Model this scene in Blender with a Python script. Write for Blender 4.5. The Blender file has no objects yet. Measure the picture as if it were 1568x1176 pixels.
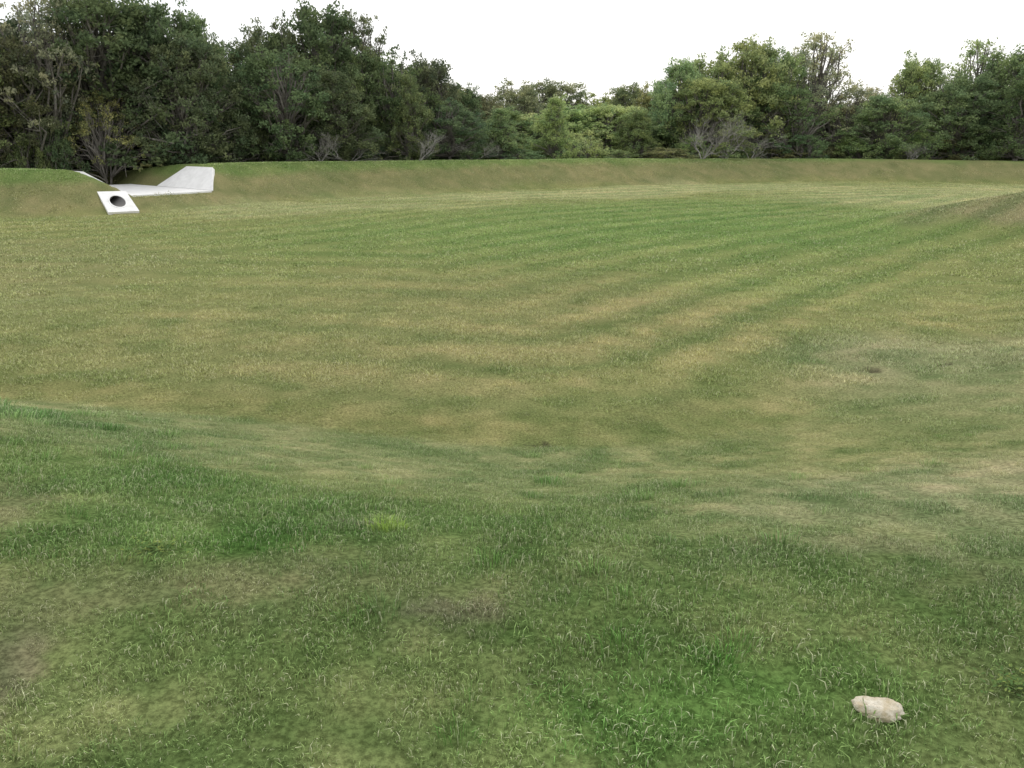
import bpy, math, random, bmesh
import numpy as np
from mathutils import Vector, Quaternion, Euler
from mathutils import noise as mn
rng=np.random.default_rng(7); random.seed(7)
scene=bpy.context.scene

# ------------------------------------------------------------ helpers
def mesh_from(name, verts, faces, mats=(), midx=None, attrs=None, smooth=False):
    me=bpy.data.meshes.new(name)
    verts=np.asarray(verts,dtype=np.float32).reshape(-1,3); faces=np.asarray(faces,dtype=np.int32)
    n,k=faces.shape
    me.vertices.add(len(verts)); me.vertices.foreach_set('co',verts.ravel())
    me.loops.add(n*k); me.loops.foreach_set('vertex_index',faces.ravel())
    me.polygons.add(n); me.polygons.foreach_set('loop_start',np.arange(0,n*k,k,dtype=np.int32))
    for m in mats: me.materials.append(m)
    if midx is not None: me.polygons.foreach_set('material_index',np.asarray(midx,dtype=np.int32))
    me.polygons.foreach_set('use_smooth',np.full(n,smooth))
    me.update(calc_edges=True); me.validate()
    if attrs:
        for an,av in attrs.items():
            a=me.attributes.new(an,'FLOAT','POINT'); a.data.foreach_set('value',np.asarray(av,dtype=np.float32))
    return me
def add_obj(name, me, parent=None, loc=(0,0,0)):
    o=bpy.data.objects.new(name,me); scene.collection.objects.link(o); o.location=loc
    if parent: o.parent=parent
    return o
_lat=np.random.default_rng(3).random((256,256))
def vnoise(x,y):
    xi=np.floor(x).astype(int); yi=np.floor(y).astype(int); fx=x-xi; fy=y-yi
    fx=fx*fx*(3-2*fx); fy=fy*fy*(3-2*fy)
    g=lambda a,b:_lat[a&255,b&255]
    return (g(xi,yi)*(1-fx)+g(xi+1,yi)*fx)*(1-fy)+(g(xi,yi+1)*(1-fx)+g(xi+1,yi+1)*fx)*fy-0.5
def fbm(x,y,o=4,g=.55):
    s=0;a=1;t=0
    for k in range(o):
        c_,s_=math.cos(.7*k+.3),math.sin(.7*k+.3)
        s=s+a*vnoise((x*c_-y*s_)*2.03**k+17.3*k,(x*s_+y*c_)*2.03**k-9.1*k); t+=a; a*=g
    return s/t*1.35
def sst(v,lo,hi): t=np.clip((v-lo)/(hi-lo),0,1); return t*t*(3-2*t)

# ------------------------------------------------------------ terrain
FLOOR=-1.1
toe=[(-30,12,4,.2),(-14,9.4,3.6,.10),(-5.5,8.5,3.6,.07),(-2.6,7.7,3.9,.04),(.26,6.8,4.4,0),(2.9,7.6,5.0,0),(5.9,11.0,5.6,0.05),
 (8.5,14.6,6,.1),(12.0,18.,6,.1),(18,22,5.0,.1),(24,28,5.0,.0),(31,36,5,0),(34,43,4,0),(29,48,4,.0),(20.5,51.5,4,.05),
 (11.8,48.6,4,.13),(0,42.6,4,.24),(-6.6,38.6,4,.3),(-9.5,35.5,3.7,.3),(-11.4,33,3.5,.3),(-13.4,29.7,3.5,.3),(-15.5,28.3,3.6,.33),(-20,27.6,4,.34),(-28,26,4,.3),(-33,20,4,.2)]
T=np.array(toe,float)
for _ in range(2):
    N=np.roll(T,-1,axis=0); T=np.stack([.78*T+.22*N,.22*T+.78*N],1).reshape(-1,4)
def basin(x,y):
    d=np.full(x.shape,1e9); W=np.zeros(x.shape); aw=np.zeros(x.shape); az=np.zeros(x.shape); ins=np.zeros(x.shape,bool)
    for i in range(len(T)):
        a=T[i]; b=T[(i+1)%len(T)]; dx,dy=b[0]-a[0],b[1]-a[1]; L2=dx*dx+dy*dy
        t=np.clip(((x-a[0])*dx+(y-a[1])*dy)/L2,0,1)
        dd=(x-a[0]-t*dx)**2+(y-a[1]-t*dy)**2
        w=1/(dd+.3)**2*math.sqrt(L2); W+=w; aw+=w*(a[2]+t*(b[2]-a[2])); az+=w*(a[3]+t*(b[3]-a[3]))
        d=np.minimum(d,dd)
        c=((a[1]>y)!=(b[1]>y)); 
        if abs(dy)>1e-9: ins^=c&(x<(dx*(y-a[1])/dy+a[0]))
    d=np.sqrt(d); return np.where(ins,-d,d),aw/W,az/W
CD=np.array([-.78,.62]); CD/=np.linalg.norm(CD); CR=np.array([CD[1],-CD[0]])
F0=np.array([-12.2,34.5]); CW=3.5; CZ=-.60; CTOP=.27; RUN=.95; BACK=1.3
def chan(x,y):
    s=(x-F0[0])*CD[0]+(y-F0[1])*CD[1]; t=(x-F0[0])*CR[0]+(y-F0[1])*CR[1]
    return s,t
HW=[Vector((-14.1,29.4,-1.06)),Vector((-13.25,29.95,-1.06)),Vector((-14.28,31.35,-.45)),Vector((-15.1,30.85,-.45))]
def in_hw(x,y,m):
    pts=[(p.x,p.y) for p in HW]; r=np.ones(np.shape(x),bool)
    for i in range(4):
        a=pts[i]; b=pts[(i+1)%4]; l=math.hypot(b[0]-a[0],b[1]-a[1])
        r&=(((b[0]-a[0])*(y-a[1])-(b[1]-a[1])*(x-a[0]))/l)>m
    return r
HN=(HW[1]-HW[0]).cross(HW[3]-HW[0]).normalized()
holes=[(.27,7.0,.09,.06),(4.24,9.45,.10,.035),(5.15,9.5,.09,.04)]
def height(x,y,full=False):
    x=np.asarray(x,float); y=np.asarray(y,float)
    d,w,cz=basin(x,y)
    s=np.clip(d/w,0,1); f=.3*s+.7*(s*s*(3-2*s)); f=np.where(y>25,.45*s+.55*(s*s*(3-2*s)),f)
    f=np.where(y<=20,.6*s+.4*(s*s*(3-2*s)),f)
    z=FLOOR+(cz-FLOOR)*f
    far=(y>25); u=np.clip((d-w-1.5)/6,0,1); z=z-np.where(far,u*u*(3-2*u)*.45,0)
    r=np.hypot(x,y)
    z=z+.08*vnoise(x*.18+9,y*.18)+.022*vnoise(x*.9,y*.9+5)+np.where(r<25,.014*vnoise(x*3.3,y*3.3),0)+np.where(r<9,.010*vnoise(x*9.3,y*9.3),0)
    z=z+np.where(r>80,(r-80)*.004*(vnoise(x*.01,y*.01)+.5),0)
    z=z+.06*np.exp(-((x+4.6)**2/2.4+(y-6.3)**2/.7))
    z=z+1.15*np.exp(-(((x-17.)/5.)**2+((y-25.0)/2.9)**2))
    for hx,hy,hr,hd in holes: z=z-hd*np.exp(-((x-hx)**2+(y-hy)**2)/(hr*hr*.5))
    cs,ct=chan(x,y)
    cc=CZ+np.maximum(0,np.maximum(ct,-CW-ct))*((CTOP-CZ)/RUN)-.07
    z=np.where((cs>-.6)&(cs<9),np.minimum(z,cc),z)
    q=in_hw(x,y,-.05); pz=HW[0].z-(HN.x*(x-HW[0].x)+HN.y*(y-HW[0].y))/HN.z
    z=np.where(q,np.minimum(z,pz-.05),z)
    return (z,d,w) if full else z

# turf colour as a function of place on the ground
olive=(.222,.244,.102); green=(.160,.238,.080); tan=(.245,.245,.115); lightg=(.305,.320,.165); straw=(.270,.285,.168); fgg=(.132,.182,.066); brightg=(.092,.198,.046); brown=(.19,.160,.120); dark=(.065,.055,.04)
def turf(x,y,z,d):
    x=np.asarray(x,float);y=np.asarray(y,float)
    w1=lambda f,a,k:(x+a*fbm(x*f+k,y*f,3)*1.0, y+a*fbm(x*f,y*f+31+k,3)*1.0)
    PB=w1(.16,6.,0); PS=w1(1.3,1.1,5); PT=w1(8,.16,9)
    col=np.zeros(x.shape+(3,))+np.array(olive)
    def mix(c,f):
        nonlocal col
        col=col+(np.array(c)-col)*f[...,None]
    def blob(src,cx,cy,rx,ry,rot,c,strength=1.,lo=.55,hi=1.15):
        a=math.radians(rot); ex=src[0]-cx; ey=src[1]-cy
        l=np.hypot((ex*math.cos(a)+ey*math.sin(a))/rx,(-ex*math.sin(a)+ey*math.cos(a))/ry)
        mix(c,(1-sst(l,lo,hi))*strength)
    blob(PB,4,25,15,10.5,12,green,.9,.2,1.15)
    blob(PB,9,34,14,6,14,green,.5,.3,1.1)
    blob(PB,0,12.5,8,4,5,tan,.6,.2,1.2)
    blob(PB,-12,17,7,6,0,(.225,.240,.115),.6)
    blob(PB,6,42.5,17,3.4,20,lightg,.9)
    blob(PB,22,39,12,8,10,lightg,.9)
    blob(PB,-7,32.5,9,2.8,22,lightg,.7)
    blob(PB,7.5,10.,9,2.6,50,straw,.7,.2,1.2)
    mound=np.exp(-(((x-17.)/5.)**2+((y-25.)/2.9)**2)); mix((.225,.225,.125),sst(mound+.2*fbm(x*.8,y*.8,3),.15,.5)*.8)
    farm=sst(y,26,29)*np.where(x>14,sst(d,-3,-1),1); wz=z+.35*fbm(x*.5,y*.5,3)
    face=sst(wz,-1.04,-.8)*(1-sst(wz,-.05,.15))
    mix((.225,.228,.112),face*farm*.7)
    mix((.165,.235,.080),sst(wz,-.2,.1)*farm*.85)
    nb=(1-sst(y,9.5,12))*sst(d+.3*fbm(x*.8,y*.8,3),-.12,.25)
    mix((.185,.225,.105),nb*.85*(1-sst(x,-.5,3)*.6))
    mix((.245,.238,.10),np.exp(-((d+.45)/.4)**2)*(1-sst(y,9.5,12))*(1-sst(x,-1,2))*.45)
    blob(PS,-1.5,2.2,9,2.8,-3,fgg,1.,.6,1.15)
    blob(PS,3.2,4.3,3.0,1.6,15,straw,.6,.2,1.2)
    blob(PS,-.9,2.9,1.3,.4,0,(.19,.19,.105),.5,.2,1.2)
    blob(PS,-2.4,3.3,.7,.25,10,(.20,.20,.115),.5,.2,1.2)
    blob(PS,1.2,2.9,.9,.25,-6,(.20,.21,.12),.5,.2,1.2)
    blob(PS,-1.8,3.9,2.0,.6,-12,(.122,.190,.066),.6,.2,1.2)
    blob(PS,-4.6,6.3,1.9,.7,-8,(.14,.205,.090),.8,.2,1.2)
    blob(PT,.55,2.05,.75,.28,12,brightg,.65,.1,1.3)
    blob(PT,-1.3,3.1,.5,.25,8,brightg,.4,.2,1.2)
    blob(PT,-1.58,2.15,.12,.30,10,brown,.5)
    blob(PT,-.72,3.52,.16,.08,0,(.19,.16,.135),.85)
    blob(PT,-.3,2.55,.3,.06,0,brown,.5)
    r=np.hypot(x,y); nr_=np.where(r<14,1,.6)[...,None]
    n1=fbm(x*.7,y*.7+4,4)[...,None]; n2=fbm(x*2.9+8,y*2.9,4)[...,None]; inside=sst(-d,0,1.5)[...,None]
    col=col*(1+np.clip(n1,-.4,.4)*np.array([.42,.24,.36])*(1-.5*inside))*(1+np.clip(n2,-.4,.4)*np.array([.85,.55,.8])*nr_*(1-.3*inside))
    n3=fbm(x*7,y*7,3)[...,None]; col=col*(1+np.clip(n3,-.4,.4)*np.array([.6,.38,.55])*np.where(r<7,1,0)[...,None])
    m=-d+.6*fbm(x*.10,y*.10,2); ang=(x*.6+y*.8)
    st=np.sin(m*4.4)*.9+fbm(m*2.4,ang*.15,3)*2.2
    k=(inside[...,0]*np.clip(.85+.7*fbm(x*.1+3,y*.1,2),.5,1.1)*(.5+.75*sst(x,-8,5)))[...,None]
    col=col*(1+st[...,None]*k*np.array([.17,.105,.15]))
    dk=sst(fbm(PS[0]*1.3,PS[1]*1.3,3),.25,.45)*(1-.5*inside[...,0])
    mix((.10,.125,.055),dk*.35)
    for hx,hy,hr,hd in holes: blob(PT,hx,hy,hr*1.5,hr*1.,0,dark,.75)
    return np.clip(col,.01,.8)

az=np.concatenate([np.arange(-48,48,.23),np.arange(48,312,4.)]); az=np.radians(az)
rs=[.12]; 
while rs[-1]<72: rs.append(rs[-1]+.035+.0062*rs[-1])
while rs[-1]<900: rs.append(rs[-1]*1.12)
rs=np.array(rs); A,R=np.meshgrid(az,rs); X=R*np.sin(A); Y=R*np.cos(A); Z,D,_w=height(X,Y,True)
CO=turf(X,Y,Z,D).reshape(-1,3)
nr,na=X.shape
V=np.stack([X,Y,Z],-1).reshape(-1,3); V=np.vstack([V,[0,0,float(height(np.array([0.]),np.array([0.]))[0])]]); CO=np.vstack([CO,CO[0]])
i,j=np.meshgrid(np.arange(nr-1),np.arange(na),indexing='ij'); j2=(j+1)%na
Q=np.stack([i*na+j,i*na+j2,(i+1)*na+j2,(i+1)*na+j],-1).reshape(-1,4)
cen=V[Q].mean(1); keep=~in_hw(cen[:,0],cen[:,1],.12)
Q=Q[keep][:,::-1]
tr=np.concatenate([Q[:,[0,1,2]],Q[:,[0,2,3]],np.stack([np.full(na,len(V)-1),(np.arange(na)+1)%na,np.arange(na)],-1)])

# ------------------------------------------------------------ node utils
def new_mat(name):
    m=bpy.data.materials.new(name); m.use_nodes=True; nt=m.node_tree; nt.nodes.clear(); return m,nt
def N(nt,t,**kw):
    n=nt.nodes.new(t)
    for k,v in kw.items(): setattr(n,k,v)
    return n
def mixc(nt,fac,a,b,blend='MIX'):
    m=nt.nodes.new('ShaderNodeMix'); m.data_type='RGBA'; m.blend_type=blend
    for idx,val in ((0,fac),(6,a),(7,b)):
        if isinstance(val,bpy.types.NodeSocket): nt.links.new(val,m.inputs[idx])
        elif idx==0: m.inputs[0].default_value=val
        else: m.inputs[idx].default_value=(*val,1)
    return m.outputs[2]
def mathn(nt,op,a,b=0.,c=None):
    m=nt.nodes.new('ShaderNodeMath'); m.operation=op
    for k,v in ((0,a),(1,b),(2,c)):
        if v is None: continue
        if isinstance(v,bpy.types.NodeSocket): nt.links.new(v,m.inputs[k])
        else: m.inputs[k].default_value=v
    return m.outputs[0]
def ramp(nt,v,lo,hi,a=0.,b=1.):
    m=nt.nodes.new('ShaderNodeMapRange'); m.interpolation_type='SMOOTHSTEP'
    nt.links.new(v,m.inputs[0]); m.inputs[1].default_value=lo; m.inputs[2].default_value=hi; m.inputs[3].default_value=a; m.inputs[4].default_value=b
    return m.outputs[0]
def noise(nt,vec,scale,detail=3,rough=.55,out=0):
    n=N(nt,'ShaderNodeTexNoise'); n.inputs['Scale'].default_value=scale; n.inputs['Detail'].default_value=detail; n.inputs['Roughness'].default_value=rough
    nt.links.new(vec,n.inputs['Vector']); return n.outputs[out]

mt,nt=new_mat('turf_soil')
b=N(nt,'ShaderNodeBsdfDiffuse'); o=N(nt,'ShaderNodeOutputMaterial'); at=N(nt,'ShaderNodeAttribute'); at.attribute_name='turf'
ge=N(nt,'ShaderNodeNewGeometry'); fine=noise(nt,ge.outputs['Position'],42,3,.7)
c=mixc(nt,.9,at.outputs['Color'],mixc(nt,ramp(nt,fine,.3,.7),(.42,.40,.36),(1.2,1.15,1.1)),'MULTIPLY')
nt.links.new(c,b.inputs[0])
bp=N(nt,'ShaderNodeBump'); bp.inputs['Strength'].default_value=.6; bp.inputs['Distance'].default_value=.02; nt.links.new(fine,bp.inputs['Height']); nt.links.new(bp.outputs[0],b.inputs['Normal'])
nt.links.new(b.outputs[0],o.inputs[0])
gm=mesh_from('ground',V,tr,[mt],smooth=True)
a=gm.attributes.new('turf','FLOAT_COLOR','POINT'); a.data.foreach_set('color',np.column_stack([CO,np.ones(len(CO))]).astype(np.float32).ravel())
ground=add_obj('ground',gm)

mb,nt=new_mat('grass_blade')
o=N(nt,'ShaderNodeOutputMaterial'); at=N(nt,'ShaderNodeAttribute'); at.attribute_name='turf'; at.attribute_type='INSTANCER'
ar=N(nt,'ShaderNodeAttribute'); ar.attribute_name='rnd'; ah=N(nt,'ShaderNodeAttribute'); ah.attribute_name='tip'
v=N(nt,'ShaderNodeVectorMath',operation='SCALE'); nt.links.new(at.outputs['Color'],v.inputs[0]); nt.links.new(mathn(nt,'MULTIPLY_ADD',ar.outputs['Fac'],1.75,.85),v.inputs['Scale'])
dry=mathn(nt,'GREATER_THAN',ar.outputs['Fac'],.84)
c=mixc(nt,mathn(nt,'MULTIPLY',dry,.62),v.outputs[0],(.54,.50,.38))
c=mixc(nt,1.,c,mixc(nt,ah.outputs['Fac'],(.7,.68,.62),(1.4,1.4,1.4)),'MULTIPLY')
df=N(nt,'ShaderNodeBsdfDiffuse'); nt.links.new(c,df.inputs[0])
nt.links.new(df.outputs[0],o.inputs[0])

def patch(name,size,n,h0,h1,w,lean,seed,tuft=False,simple=False):
    r=np.random.default_rng(seed)
    if tuft: p=r.normal(0,size*.28,(n,2))
    else: p=(r.random((n,2))-.5)*size
    h=h0+(h1-h0)*r.random(n)**1.8
    a=r.random(n)*6.283; la=r.random(n)*6.283; L=(r.random(n)**.7)*lean*h
    wv=np.stack([np.cos(a),np.sin(a)],1)*(w*(.6+.8*r.random(n)))[:,None]*.5
    ld=np.stack([np.cos(la),np.sin(la)],1)
    if tuft: ld=p/np.maximum(np.linalg.norm(p,axis=1,keepdims=True),1e-4)
    if simple:
        vv=np.zeros((n,3,3)); vv[:,0,:2]=p-wv*1.3; vv[:,1,:2]=p+wv*1.3; vv[:,:2,2]=-.01; vv[:,2,:2]=p+ld*L[:,None]; vv[:,2,2]=h
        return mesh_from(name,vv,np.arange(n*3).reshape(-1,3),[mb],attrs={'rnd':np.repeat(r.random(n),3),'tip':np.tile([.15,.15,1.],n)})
    vv=np.zeros((n,5,3)); vv[:,0,:2]=p-wv; vv[:,1,:2]=p+wv; vv[:,:2,2]=-.012
    m=p+ld*(L*.35)[:,None]; vv[:,2,:2]=m-wv*.8; vv[:,3,:2]=m+wv*.8; vv[:,2:4,2]=(h*.6)[:,None]
    vv[:,4,:2]=p+ld*L[:,None]; vv[:,4,2]=h*(1-.35*(L/h/max(lean,.01)))
    base=np.arange(n)[:,None]*5
    f=np.concatenate([base+[[0,1,3]],base+[[0,3,2]],base+[[2,3,4]]])
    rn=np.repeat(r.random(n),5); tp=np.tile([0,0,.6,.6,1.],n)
    return mesh_from(name,vv,f,[mb],attrs={'rnd':rn,'tip':tp})
coll=bpy.data.collections.new('grass_kit')
kit=[]
for k in range(3): kit.append(patch(f'k{len(kit):02d}',.24,400,.008,.032,.0026,1.4,10+k))
for k in range(2): kit.append(patch(f'k{len(kit):02d}',.42,360,.010,.036,.0075,1.4,20+k,simple=True))
for k in range(2): kit.append(patch(f'k{len(kit):02d}',.70,220,.012,.04,.018,1.2,30+k,simple=True))
kit.append(patch(f'k{len(kit):02d}',.12,50,.03,.06,.0028,.9,40,True))
kit.append(patch(f'k{len(kit):02d}',.16,80,.04,.085,.003,.8,41,True))
for k,me in enumerate(kit): coll.objects.link(bpy.data.objects.new(me.name,me))
pts=[];idx=[];scl=[]
def scatter(step,r0,r1,ids,s0,s1,amax=.90):
    gx,gy=np.meshgrid(np.arange(-60,60,step),np.arange(-1,70,step)); gx=gx.ravel();gy=gy.ravel()
    gx=gx+(rng.random(gx.size)-.5)*step*.9; gy=gy+(rng.random(gy.size)-.5)*step*.9
    r=np.hypot(gx,gy); rr=r*(1+.12*(rng.random(r.size)-.5))
    ok=(rr>=r0)&(rr<r1)&(np.abs(gx)<amax*gy+1.2)
    gx=gx[ok];gy=gy[ok]; pts.append(np.stack([gx,gy],1)); idx.append(rng.choice(ids,gx.size)); scl.append(s0+(s1-s0)*rng.random(gx.size))
scatter(.205,.0,8.,[0,1,2],.85,1.2)
scatter(.36,8.,17,[3,4],.85,1.15)
scatter(.6,17,56,[5,6],.85,1.15,.72)
nT=300; tx=rng.uniform(-7,7,nT*4); ty=rng.uniform(1.2,6.5,nT*4)
dens=np.clip(.5+1.6*vnoise(tx*.8+3,ty*.8),0,1)*np.where((tx<-1.5),1.,.6); ok=rng.random(tx.size)<dens*.45
pts.append(np.stack([tx[ok],ty[ok]],1)); idx.append(rng.choice([7,8],ok.sum())); scl.append(rng.uniform(.5,.95,ok.sum()))
n=60; pts.append(np.stack([rng.normal(-4.5,.8,n),rng.normal(6.0,.45,n)],1)); idx.append(rng.choice([7,8],n)); scl.append(rng.uniform(.8,1.5,n))
n=6; pts.append(np.stack([rng.normal(-.55,.05,n),rng.normal(3.42,.04,n)],1)); idx.append(rng.choice([7,8],n)); scl.append(rng.uniform(.75,1.,n)); nbright=n
pts=np.concatenate(pts); idx=np.concatenate(idx); scl=np.concatenate(scl)
cs,ct=chan(pts[:,0],pts[:,1]); big=np.where(np.hypot(pts[:,0],pts[:,1])>17,.38,.1)
bad=((cs>-.3-big*.8)&(cs<8)&(ct>-CW-RUN-big*.8)&(ct<RUN+big*.9))|in_hw(pts[:,0],pts[:,1],-.38)
for hx,hy,hr,hd in holes: bad|=((np.hypot(pts[:,0]-hx,pts[:,1]-hy)<hr*.8+np.where((idx==3)|(idx==4),.13,.08)))
bad|=np.hypot(pts[:,0]-1.075,pts[:,1]-2.02)<.09
pts=pts[~bad]; idx=idx[~bad]; scl=scl[~bad]
pz,pd,_=height(pts[:,0],pts[:,1],True); e=.12
nx=-(height(pts[:,0]+e,pts[:,1])-height(pts[:,0]-e,pts[:,1]))/(2*e); ny=-(height(pts[:,0],pts[:,1]+e)-height(pts[:,0],pts[:,1]-e))/(2*e)
pc=turf(pts[:,0],pts[:,1],pz,pd)
tu=idx>=7; pc[tu]*=np.array([.85,1.05,.85]); pc[-nbright:]=(.18,.26,.06)
lush=np.clip(1.-2.2*(pc[:,0]/pc[:,1]-.72),.6,1.2); scl=scl*np.where(pts[:,1]<9,lush,1.)
rot=np.zeros((len(pts),3)); zz=Vector((0,0,1))
for k in range(len(pts)):
    q=zz.rotation_difference(Vector((np.clip(nx[k],-.6,.6),np.clip(ny[k],-.6,.6),1)).normalized())@Quaternion(zz,random.random()*6.283)
    rot[k]=q.to_euler()
pm=bpy.data.meshes.new('grass'); pm.from_pydata(np.column_stack([pts,pz]).tolist(),[],[])
a=pm.attributes.new('rot','FLOAT_VECTOR','POINT'); a.data.foreach_set('vector',rot.astype(np.float32).ravel())
a=pm.attributes.new('scl','FLOAT','POINT'); a.data.foreach_set('value',scl.astype(np.float32))
a=pm.attributes.new('idx','INT','POINT'); a.data.foreach_set('value',idx.astype(np.int32))
a=pm.attributes.new('turf','FLOAT_COLOR','POINT'); a.data.foreach_set('color',np.column_stack([pc,np.ones(len(pc))]).astype(np.float32).ravel())
grass=add_obj('grass',pm)
ng=bpy.data.node_groups.new('grass_scatter','GeometryNodeTree')
ng.interface.new_socket('Geometry',in_out='INPUT',socket_type='NodeSocketGeometry'); ng.interface.new_socket('Geometry',in_out='OUTPUT',socket_type='NodeSocketGeometry')
gi=ng.nodes.new('NodeGroupInput'); go=ng.nodes.new('NodeGroupOutput'); ip=ng.nodes.new('GeometryNodeInstanceOnPoints')
ci=ng.nodes.new('GeometryNodeCollectionInfo'); ci.inputs[0].default_value=coll; ci.inputs['Separate Children'].default_value=True; ci.inputs['Reset Children'].default_value=True
def na_(nm,t):
    x=ng.nodes.new('GeometryNodeInputNamedAttribute'); x.data_type=t; x.inputs[0].default_value=nm; return x.outputs[0]
er=ng.nodes.new('FunctionNodeEulerToRotation')
L=ng.links.new
L(gi.outputs[0],ip.inputs['Points']); L(ci.outputs[0],ip.inputs['Instance']); ip.inputs['Pick Instance'].default_value=True
L(na_('idx','INT'),ip.inputs['Instance Index']); L(na_('rot','FLOAT_VECTOR'),er.inputs[0]); L(er.outputs[0],ip.inputs['Rotation']); L(na_('scl','FLOAT'),ip.inputs['Scale']); L(ip.outputs[0],go.inputs[0])
md=grass.modifiers.new('scatter','NODES'); md.node_group=ng
print('grass pts',len(pts))

# low broad-leaved weed in the turf
mw,nt=new_mat('weed_leaf'); b=N(nt,'ShaderNodeBsdfDiffuse'); o=N(nt,'ShaderNodeOutputMaterial'); ar=N(nt,'ShaderNodeAttribute'); ar.attribute_name='rnd'
nt.links.new(mixc(nt,ar.outputs['Fac'],(.08,.14,.045),(.26,.30,.08)),b.inputs[0]); nt.links.new(b.outputs[0],o.inputs[0])
def weed(x,y,rad,n,seed):
    r=np.random.default_rng(seed); vs=[];rn=[]
    for k in range(n):
        a=r.random()*6.283; d=rad*min(1.,abs(r.normal(0,.5))); c0=np.array([d*math.cos(a),d*.8*math.sin(a),.006+.028*r.random()])
        t=r.random()*6.283; ln=.005+.005*r.random(); dv=np.array([math.cos(t),math.sin(t),r.uniform(-.2,.5)]); sv=np.array([-math.sin(t),math.cos(t),r.uniform(-.3,.3)])
        vs+=[c0-dv*ln,c0-dv*ln*.2-sv*ln*.45,c0+dv*ln*.5-sv*ln*.35,c0+dv*ln,c0+dv*ln*.5+sv*ln*.35,c0-dv*ln*.2+sv*ln*.45]; rn+=[r.random()**3]*6
    me=mesh_from('weed_leaves',np.array(vs),np.arange(n*6).reshape(-1,6),[mw],attrs={'rnd':rn})
    add_obj('broadleaf_weed',me,loc=(x,y,float(height(np.array([x]),np.array([y]))[0])))
weed(-1.42,2.95,.15,260,1); weed(1.5,2.12,.12,180,2)

# ------------------------------------------------------------ concrete
mc,nt=new_mat('concrete'); b=N(nt,'ShaderNodeBsdfPrincipled'); o=N(nt,'ShaderNodeOutputMaterial'); ge=N(nt,'ShaderNodeNewGeometry')
c=mixc(nt,ramp(nt,noise(nt,ge.outputs['Position'],2.5,6,.7),.3,.7),(.70,.69,.67),(.84,.83,.81))
c=mixc(nt,mathn(nt,'MULTIPLY',ramp(nt,noise(nt,ge.outputs['Position'],9,5,.7),.6,.75),.22),c,(.48,.46,.41))
nt.links.new(c,b.inputs['Base Color']); b.inputs['Roughness'].default_value=.9; nt.links.new(b.outputs[0],o.inputs[0])
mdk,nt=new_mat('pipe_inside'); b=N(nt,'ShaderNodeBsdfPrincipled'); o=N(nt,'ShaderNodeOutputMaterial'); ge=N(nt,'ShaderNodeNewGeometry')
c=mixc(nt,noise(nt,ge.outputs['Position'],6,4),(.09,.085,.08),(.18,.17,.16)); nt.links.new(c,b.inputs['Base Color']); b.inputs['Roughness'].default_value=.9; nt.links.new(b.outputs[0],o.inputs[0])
def slab(name,q,th,parent):
    q=[Vector(p) for p in q]; n=(q[1]-q[0]).cross(q[2]-q[0]).normalized()
    if n.z<0: n=-n
    v=[p for p in q]+[p-n*th for p in q]
    me=bpy.data.meshes.new(name); me.from_pydata(v,[],[(0,1,2,3),(7,6,5,4),(0,4,5,1),(1,5,6,2),(2,6,7,3),(3,7,4,0)]); me.materials.append(mc)
    ob=add_obj(name,me,parent); bv=ob.modifiers.new('b','BEVEL'); bv.width=.02; bv.segments=2; return ob
sp=bpy.data.objects.new('concrete_spillway',None); scene.collection.objects.link(sp)
def C(s,t,z): p=F0+CD*s+CR*t; return (p[0],p[1],z)
LEN=6.5; BE=4.3
slab('channel_floor',[C(0,0,CZ),C(0,-CW,CZ),C(LEN,-CW,CZ+.04),C(LEN,0,CZ+.04)],.15,sp)
slab('right_side_slab',[C(-.02,.01,CZ+.005),C(BE,.01,CZ+.035),C(BACK+2.0,RUN,CTOP),C(BACK,RUN,CTOP)],.15,sp)
slab('left_side_slab',[C(-.02,-CW-.01,CZ+.005),C(BACK,-CW-RUN,CTOP),C(BACK+2.0,-CW-RUN,CTOP),C(BE,-CW-.01,CZ+.035)],.15,sp)
hwE=bpy.data.objects.new('pipe_headwall',None); scene.collection.objects.link(hwE)
Hc=sum(HW,Vector())/4; ux=((HW[1]-HW[0])+(HW[2]-HW[3])).normalized(); uy=HN.cross(ux).normalized()
off=HN*.05; K=48
def rect_pt(a):
    d=ux*math.cos(a)+uy*math.sin(a); best=1e9
    for k in range(4):
        A0=HW[k]-Hc; B0=HW[(k+1)%4]-Hc
        ax,ay=A0.dot(ux),A0.dot(uy); bx,by=B0.dot(ux),B0.dot(uy); dx,dy=math.cos(a),math.sin(a)
        den=dx*(by-ay)-dy*(bx-ax)
        if abs(den)<1e-9: continue
        t=(ax*(by-ay)-ay*(bx-ax))/den; s=(ax*dy-ay*dx)/den
        if t>0 and -1e-6<=s<=1+1e-6: best=min(best,t)
    return Hc+d*best
angs=sorted(set([round(2*math.pi*k/K,5) for k in range(K)]+[round(math.atan2((p-Hc).dot(uy),(p-Hc).dot(ux))%(2*math.pi),5) for p in HW]))
Kn=len(angs); vs=[];fs=[]
rx,ry=.25,.52; cc=Hc-uy*.02
for a_ in angs:
    o1=rect_pt(a_)+off; el=lambda k: cc+off+ux*(math.cos(a_)*rx*k)+uy*(math.sin(a_)*ry*k)
    back=Vector((CD[0],CD[1],0.02))*2.2
    vs+= [o1-HN*.3,o1,el(1.2),el(1.16)+HN*.02,el(1.03)+HN*.02,el(1.),el(1.)+back]
mi=[]
for k in range(Kn):
    k2=(k+1)%Kn
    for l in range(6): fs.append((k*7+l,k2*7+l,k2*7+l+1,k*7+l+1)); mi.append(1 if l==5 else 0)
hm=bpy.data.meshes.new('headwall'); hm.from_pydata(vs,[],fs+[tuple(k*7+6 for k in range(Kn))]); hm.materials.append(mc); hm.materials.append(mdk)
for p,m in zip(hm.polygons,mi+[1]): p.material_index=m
add_obj('sloped_end_slab',hm,hwE)

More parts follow.
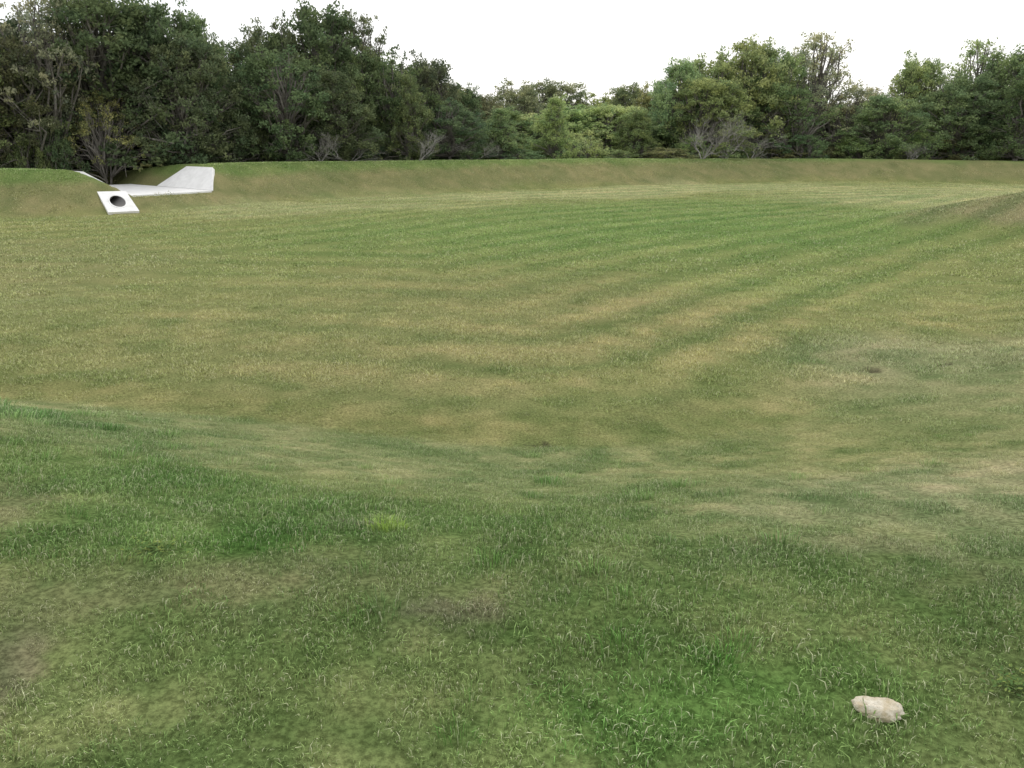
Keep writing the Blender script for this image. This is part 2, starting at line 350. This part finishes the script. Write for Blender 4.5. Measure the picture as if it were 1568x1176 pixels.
# ------------------------------------------------------------ rock
ms_,nt=new_mat('limestone'); b=N(nt,'ShaderNodeBsdfPrincipled'); o=N(nt,'ShaderNodeOutputMaterial'); ge=N(nt,'ShaderNodeNewGeometry')
c=mixc(nt,ramp(nt,noise(nt,ge.outputs['Position'],22,6,.7),.3,.7),(.44,.36,.22),(.68,.63,.52)); c=mixc(nt,ramp(nt,noise(nt,ge.outputs['Position'],60,4,.7),.56,.70),c,(.26,.21,.13))
nt.links.new(c,b.inputs['Base Color']); b.inputs['Roughness'].default_value=.9
bp=N(nt,'ShaderNodeBump'); bp.inputs['Strength'].default_value=.8; bp.inputs['Distance'].default_value=.008; nt.links.new(noise(nt,ge.outputs['Position'],70,5,.7),bp.inputs['Height']); nt.links.new(bp.outputs[0],b.inputs['Normal']); nt.links.new(b.outputs[0],o.inputs[0])
bm=bmesh.new(); bmesh.ops.create_icosphere(bm,subdivisions=5,radius=1)
for v in bm.verts:
    p=v.co.copy(); v.co*=1+.25*mn.noise(p*1.3+Vector((3,1,0)))+.12*mn.noise(p*3.5)+.04*mn.noise(p*9)
    v.co.z=min(v.co.z,.6+.12*mn.noise(p*3))
    v.co=Vector((v.co.x*.068,v.co.y*.038,v.co.z*.034))
me=bpy.data.meshes.new('rock'); bm.to_mesh(me); me.materials.append(ms_)
for p in me.polygons: p.use_smooth=True
rock=add_obj('limestone_rock',me,loc=(1.06,2.02,float(height(np.array([1.06]),np.array([2.02]))[0])+.010)); rock.rotation_euler=(0.05,-.05,-.30)

# ------------------------------------------------------------ trees
ml,nt=new_mat('foliage'); o=N(nt,'ShaderNodeOutputMaterial'); oi=N(nt,'ShaderNodeObjectInfo'); ar=N(nt,'ShaderNodeAttribute'); ar.attribute_name='rnd'; ac=N(nt,'ShaderNodeAttribute'); ac.attribute_name='clump'
c=mixc(nt,ar.outputs['Fac'],(.6,.6,.6),(1.45,1.4,1.3)); c=mixc(nt,1.,oi.outputs['Color'],c,'MULTIPLY')
c=mixc(nt,1.,c,mixc(nt,ac.outputs['Fac'],(.74,.82,.84),(1.35,1.2,1.02)),'MULTIPLY')
d=N(nt,'ShaderNodeBsdfDiffuse'); nt.links.new(c,d.inputs[0])
tl=N(nt,'ShaderNodeBsdfTranslucent'); nt.links.new(c,tl.inputs[0]); ms=N(nt,'ShaderNodeMixShader'); ms.inputs[0].default_value=.45; nt.links.new(d.outputs[0],ms.inputs[1]); nt.links.new(tl.outputs[0],ms.inputs[2]); nt.links.new(ms.outputs[0],o.inputs[0])
def barkmat(nm,c1,c2):
    m,nt=new_mat(nm); b=N(nt,'ShaderNodeBsdfDiffuse'); o=N(nt,'ShaderNodeOutputMaterial'); ge=N(nt,'ShaderNodeNewGeometry')
    nt.links.new(mixc(nt,noise(nt,ge.outputs['Position'],6,2),c1,c2),b.inputs[0]); nt.links.new(b.outputs[0],o.inputs[0]); return m
bark=barkmat('bark',(.09,.08,.07),(.28,.26,.23)); greyb=barkmat('grey_bark',(.22,.21,.19),(.40,.38,.35))
class Tubes:
    def __init__(s): s.v=[];s.f=[]
    def add(s,pts,rad,k=5):
        base=len(s.v); pts=[Vector(p) for p in pts]
        for i,p in enumerate(pts):
            d=(pts[min(i+1,len(pts)-1)]-pts[max(i-1,0)])
            if d.length<1e-6: d=Vector((0,0,1))
            d.normalize(); a=d.orthogonal().normalized(); b=d.cross(a)
            for j in range(k): t=6.283*j/k; s.v.append(p+(a*math.cos(t)+b*math.sin(t))*rad[i])
        for i in range(len(pts)-1):
            for j in range(k): s.f.append((base+i*k+j,base+i*k+(j+1)%k,base+(i+1)*k+(j+1)%k,base+(i+1)*k+j))
def wob(p,q,n,amp,R,sag=0.):
    out=[]
    for i in range(n+1):
        t=i/n; x=p.lerp(q,t)+Vector((R.uniform(-1,1),R.uniform(-1,1),R.uniform(-1,1)))*amp*math.sin(math.pi*t)
        x.z+=sag*math.sin(math.pi*t); out.append(x)
    return out
def make_tree(name,seed,H,Rad,nclump,leaves,t0,profile,trunks,leafsz,cr,lobes=.35,flat=.7,tp=.75):
    R=random.Random(seed); r=np.random.default_rng(seed); tb=Tubes(); stems=[]
    for k in range(trunks):
        a=R.uniform(0,6.283); base=Vector((math.cos(a),math.sin(a),0))*(.12*trunks if trunks>1 else 0)
        lean=Rad*(.35 if trunks>1 else .12); top=Vector((math.cos(a)*lean,math.sin(a)*lean,H*R.uniform(.68,.82)))
        p=wob(base-Vector((0,0,.3)),top,7,.28,R); r0=.17*H/9*(1.25 if trunks==1 else .85)
        tb.add(p,[r0*(1-.85*i/7) for i in range(8)],7); stems.append(p)
    ph=[R.uniform(0,6.283) for _ in range(6)]
    cl=[]
    for k in range(nclump):
        t=R.uniform(0,1)**tp; a=R.uniform(0,6.283)
        lob=1+lobes*(math.sin(2*a+ph[0]+3*t)+.7*math.sin(3*a+ph[1]-4*t)+.5*math.sin(5*a+ph[2]+7*t))/2
        rr=Rad*profile(t)*lob*(R.uniform(.1,1)**.45)
        z=H*(t0+(1-t0)*t) - cr*.5
        z*=1-.10*(1+math.sin(2*a+ph[3]))*(rr/Rad)
        cl.append(Vector((rr*math.cos(a),rr*math.sin(a),max(z,.25))))
    LP=[];LR=[];LC=[];
    for c_ in cl:
        s=min(stems,key=lambda st:(st[4]-c_).length); i=min(len(s)-1,max(1,int(c_.z/H*7*R.uniform(.45,.85))))
        st=s[i]; L_=(c_-st).length
        tb.add(wob(st,c_,4,.09*L_,R,.06*L_),[.055*(1-.8*q/4)*(.5+L_/3) for q in range(5)],4)
        for q in range(3):
            e_=c_+Vector((R.gauss(0,1),R.gauss(0,1),R.gauss(0,.8)))*cr*.8
            tb.add([c_.lerp(st,.15),e_],[.018,.006],3)
        sz=cr*R.uniform(.65,1.35); m=int(leaves*R.uniform(.6,1.3)*(sz/cr)**2)
        nsub=6; sub=r.normal(0,.55,(nsub,3))*sz; wch=r.integers(0,nsub,m)
        d=r.normal(0,1,(m,3)); d/=np.linalg.norm(d,axis=1,keepdims=True)
        p=sub[wch]+d*(sz*.55*r.random(m)[:,None]**.5); p[:,2]*=flat; LP.append(p+np.array(c_)); LR.append(r.random(m)); LC.append(np.full(m,R.random())*.6+.4*r.random(nsub)[wch])
    LP=np.concatenate(LP); LR=np.concatenate(LR); LC=np.concatenate(LC); m=len(LP); LP[:,2]=np.maximum(LP[:,2],.02)
    nrm=r.normal(0,1,(m,3))+[0,0,.6]; nrm/=np.linalg.norm(nrm,axis=1,keepdims=True)
    t=np.cross(nrm,r.normal(0,1,(m,3))); t/=np.linalg.norm(t,axis=1,keepdims=True); bt=np.cross(nrm,t)
    sz=leafsz*(.6+.8*r.random(m))[:,None]
    q=np.stack([LP-t*sz,LP-bt*sz*.55,LP+t*sz,LP+bt*sz*.55],1).reshape(-1,3)
    tv=np.array([tuple(v) for v in tb.v]); tf=np.array(tb.f)
    Vv=np.vstack([tv,q]); Ff=np.vstack([tf,np.arange(m*4).reshape(-1,4)+len(tv)])
    return mesh_from(name,Vv,Ff,[bark,ml],midx=[0]*len(tf)+[1]*m,attrs={'rnd':np.concatenate([np.zeros(len(tv)),np.repeat(LR,4)]),'clump':np.concatenate([np.zeros(len(tv)),np.repeat(LC,4)])})
rnd_=lambda t: math.sqrt(max(.12,1-((t-.42)/.62)**2)) if t>.42 else .98
con=lambda t: max(.12,(1-t)**.6*1.02) if t>.2 else .88
P_={}
P_['oak']=[make_tree(f'oak{k}',100+k,9,4.0,125,190,.05,rnd_,1+(k%3),.10,.75,tp=.62) for k in range(5)]
P_['airy']=[make_tree(f'airy{k}',200+k,9,3.8,85,100,.25,rnd_,1+k,.085,.6,.6,.6,.7) for k in range(3)]
P_['juniper']=[make_tree(f'jun{k}',300+k,9,3.2,120,210,.0,con,1,.075,.6,.3,1.0,.9) for k in range(2)]
P_['shrub']=[make_tree(f'shrub{k}',400+k,3,2.2,40,170,.0,rnd_,3,.07,.48,.5,.85) for k in range(3)]
P_['far']=[make_tree(f'far{k}',600+k,9,4.2,110,110,.05,rnd_,1,.14,.85,.35,.8,.65) for k in range(3)]
def bare(name,seed,H=4.,spread=.8,depth=5):
    R=random.Random(seed); tb=Tubes()
    def br(p,d,L_,rad,dep):
        e_=p+d*L_; pp=wob(p,e_,3,.09*L_,R); tb.add(pp,[rad,rad*.85,rad*.7,rad*.55],4 if dep>2 else 3)
        if dep==0: return
        for k in range(R.choice([2,3,3])):
            nd=(d+Vector((R.uniform(-1,1),R.uniform(-1,1),R.uniform(-.5,.7)))*spread).normalized()
            br(pp[R.choice([1,2,3])],nd,L_*R.uniform(.6,.85),rad*.58,dep-1)
    for k in range(4):
        a=R.uniform(0,6.283); br(Vector((0,0,-.1)),Vector((math.cos(a)*.9,math.sin(a)*.9,1)).normalized(),H*.3,.042,depth)
    tv=np.array([tuple(v) for v in tb.v]); return mesh_from(name,tv,np.array(tb.f),[greyb])
P_['bare']=[bare(f'bare{k}',500+k) for k in range(4)]
NOM={'oak':(9,8.2),'airy':(9,7.8),'juniper':(9,6.4),'shrub':(3,4.4),'bare':(4,4.5),'far':(9,8.5)}
cu=[-400,0,115,320,560,784,1100,1300,1568,2000]; cy=[31,32.3,32.5,37,43,47,53,56,52,45]
TONE={'d':(.092,.130,.072),'m':(.128,.174,.090),'l':(.175,.226,.112),'y':(.195,.220,.105),'b':(.135,.156,.094),'g':(.172,.198,.145)}
names={'oak':'oak_tree','airy':'live_oak_tree','juniper':'juniper_tree','shrub':'shrub','bare':'bare_brush_tree'}
mass=bpy.data.objects.new('distant_tree_mass',None); scene.collection.objects.link(mass)
cnt=[0]
def plant(u,v,dy,wpx,kind,tone,parent=None,k=1.):
    y=np.interp(u,cu,cy)+dy; x=(u-784)/1313*y
    s_,t_=chan(x,y)
    if s_<7.5 and -CW-RUN-1.2<t_<RUN+1.2: return
    zg=float(height(np.array([x]),np.array([y]))[0])
    e_=(205-v)*(.0007 if v<205 else .00074); h=e_*y+1.6-zg; w=wpx/1313*y
    H0,W0=NOM[kind]; cnt[0]+=1; me=random.choice(P_[kind])
    nm=names[kind] if parent is None else f'tree_{cnt[0]}'
    ob=add_obj(nm,me,parent,(x,y,zg-.05)); ob.scale=(w/W0,w/W0*random.uniform(.9,1.1),h/H0*1.02); ob.rotation_euler=(0,0,random.uniform(0,6.283))
    t=np.array(TONE[tone])*random.uniform(.8,1.25)*np.array([random.uniform(.92,1.1),1,random.uniform(.9,1.1)])*(2.0 if u>760 else 1.35)*k; ob.color=(*t,1); return ob  # haze painted into foliage colour: lighter leaves, most on the right
F=[
(-120,30,5,230,'oak','d'),(-40,60,4,190,'oak','m'),(30,58,5,150,'oak','b'),(85,-5,6,190,'airy','g'),(60,30,8,210,'oak','d'),(150,-20,8,220,'airy','m'),(195,-5,7,250,'oak','d'),(270,6,6,190,'oak','d'),(315,22,6,110,'oak','m'),(300,55,4,160,'oak','d'),
(158,135,5.5,110,'airy','y'),(375,66,9,110,'oak','d'),(435,24,9,130,'oak','b'),(500,8,8,200,'oak','m'),(565,20,7,110,'airy','b'),(555,75,6,120,'oak','m'),(440,70,4,170,'oak','m'),(520,110,3,140,'juniper','d'),(610,82,5,120,'oak','d'),(660,86,7,110,'oak','b'),(705,122,7,80,'oak','m'),
(630,115,3,90,'juniper','m'),(690,150,3,110,'oak','d'),(740,142,10,80,'oak','b'),(785,120,16,110,'oak','b'),(765,165,4,90,'juniper','m'),(848,148,4,80,'juniper','l'),(840,124,20,120,'oak','b'),(905,138,18,110,'oak','l'),(960,130,15,100,'oak','b'),(930,160,8,100,'oak','l'),(990,125,12,70,'oak','y'),(975,170,5,90,'juniper','m'),
(1035,90,7,110,'oak','m'),(1085,76,8,130,'oak','m'),(1140,60,8,160,'oak','l'),(1080,120,5,150,'oak','m'),(1180,80,7,100,'oak','m'),(1240,48,9,150,'airy','g'),(1225,75,8,110,'airy','g'),(1210,135,5,130,'airy','m'),(1290,134,6,120,'airy','g'),(1325,130,9,100,'airy','g'),
(1390,86,9,110,'oak','m'),(1350,142,4,120,'oak','m'),(1425,108,12,90,'airy','g'),(1478,58,8,130,'airy','m'),(1470,112,5,150,'oak','m'),(1535,73,7,150,'oak','m'),(1555,125,3,140,'juniper','d'),(1620,60,7,160,'oak','m'),(1700,70,6,170,'oak','m'),(1800,60,6,200,'oak','d')]
for t in F: plant(*t)
S=random.Random(5)
u=-150
while u<1800:
    tone=S.choice('dddmmb') if u<740 else S.choice('mmldb')
    plant(u,S.uniform(185,222) if u<760 else S.uniform(190,228),S.uniform(3.,5.5),S.uniform(60,105),'shrub',tone); u+=S.uniform(28,70)
for u,v in [(490,172),(535,200),(640,178),(728,200),(1075,140),(1110,135),(1150,175),(1392,200)]:
    plant(u,v,S.uniform(1.2,2.2),S.uniform(80,125),'bare','d')
for u in range(-300,1900,56):
    vt=np.interp(u,[-300,0,300,350,520,620,720,800,980,1050,1150,1250,1300,1350,1500,1900],[60,80,60,110,70,120,158,165,165,135,115,150,175,165,130,120])
    for dy in (12,24):
        plant(u+S.uniform(-18,18),vt+S.uniform(-8,20)-(0 if dy<20 else -12),dy+S.uniform(-2,2),S.uniform(150,190),'far',S.choice('dmb') if u<740 else S.choice('mml'),mass,1.25)  # back rows get an extra colour lift as painted distance haze
print('trees',cnt[0])

# ------------------------------------------------------------ world, sun, camera
w=bpy.data.worlds.new('World'); scene.world=w; w.use_nodes=True; nt=w.node_tree; bg=nt.nodes['Background']
EL,AZ=math.radians(38),math.radians(14)
sky=nt.nodes.new('ShaderNodeTexSky'); sky.sky_type='NISHITA'; sky.sun_disc=False; sky.sun_elevation=EL; sky.sun_rotation=AZ; sky.air_density=1; sky.dust_density=3
tc=nt.nodes.new('ShaderNodeTexCoord')
cl=noise(nt,tc.outputs['Generated'],1.6,4,.5)
cloud=mixc(nt,ramp(nt,cl,.3,.7),(9.6,9.8,10.2),(13.,13.,12.9))
nt.links.new(mixc(nt,.88,sky.outputs[0],cloud),bg.inputs[0]); bg.inputs[1].default_value=.12
sl=bpy.data.lights.new('sun','SUN'); sl.energy=1.1; sl.angle=math.radians(20); sl.color=(1,.96,.88); so=bpy.data.objects.new('sun',sl); scene.collection.objects.link(so)
sd=Vector((math.sin(AZ)*math.cos(EL),math.cos(AZ)*math.cos(EL),math.sin(EL))); so.rotation_euler=sd.to_track_quat('Z','Y').to_euler(); so.location=(0,0,30)
cam=bpy.data.cameras.new('camera'); cam.lens=29.1; cam.sensor_width=36; cam.clip_end=3000; cam.clip_start=.05
co=bpy.data.objects.new('camera',cam); scene.collection.objects.link(co); co.location=(0,0,1.6); co.rotation_euler=(math.radians(90-16.8),0,0); scene.camera=co
scene.view_settings.view_transform='Standard'; scene.view_settings.look='None'; scene.view_settings.exposure=0
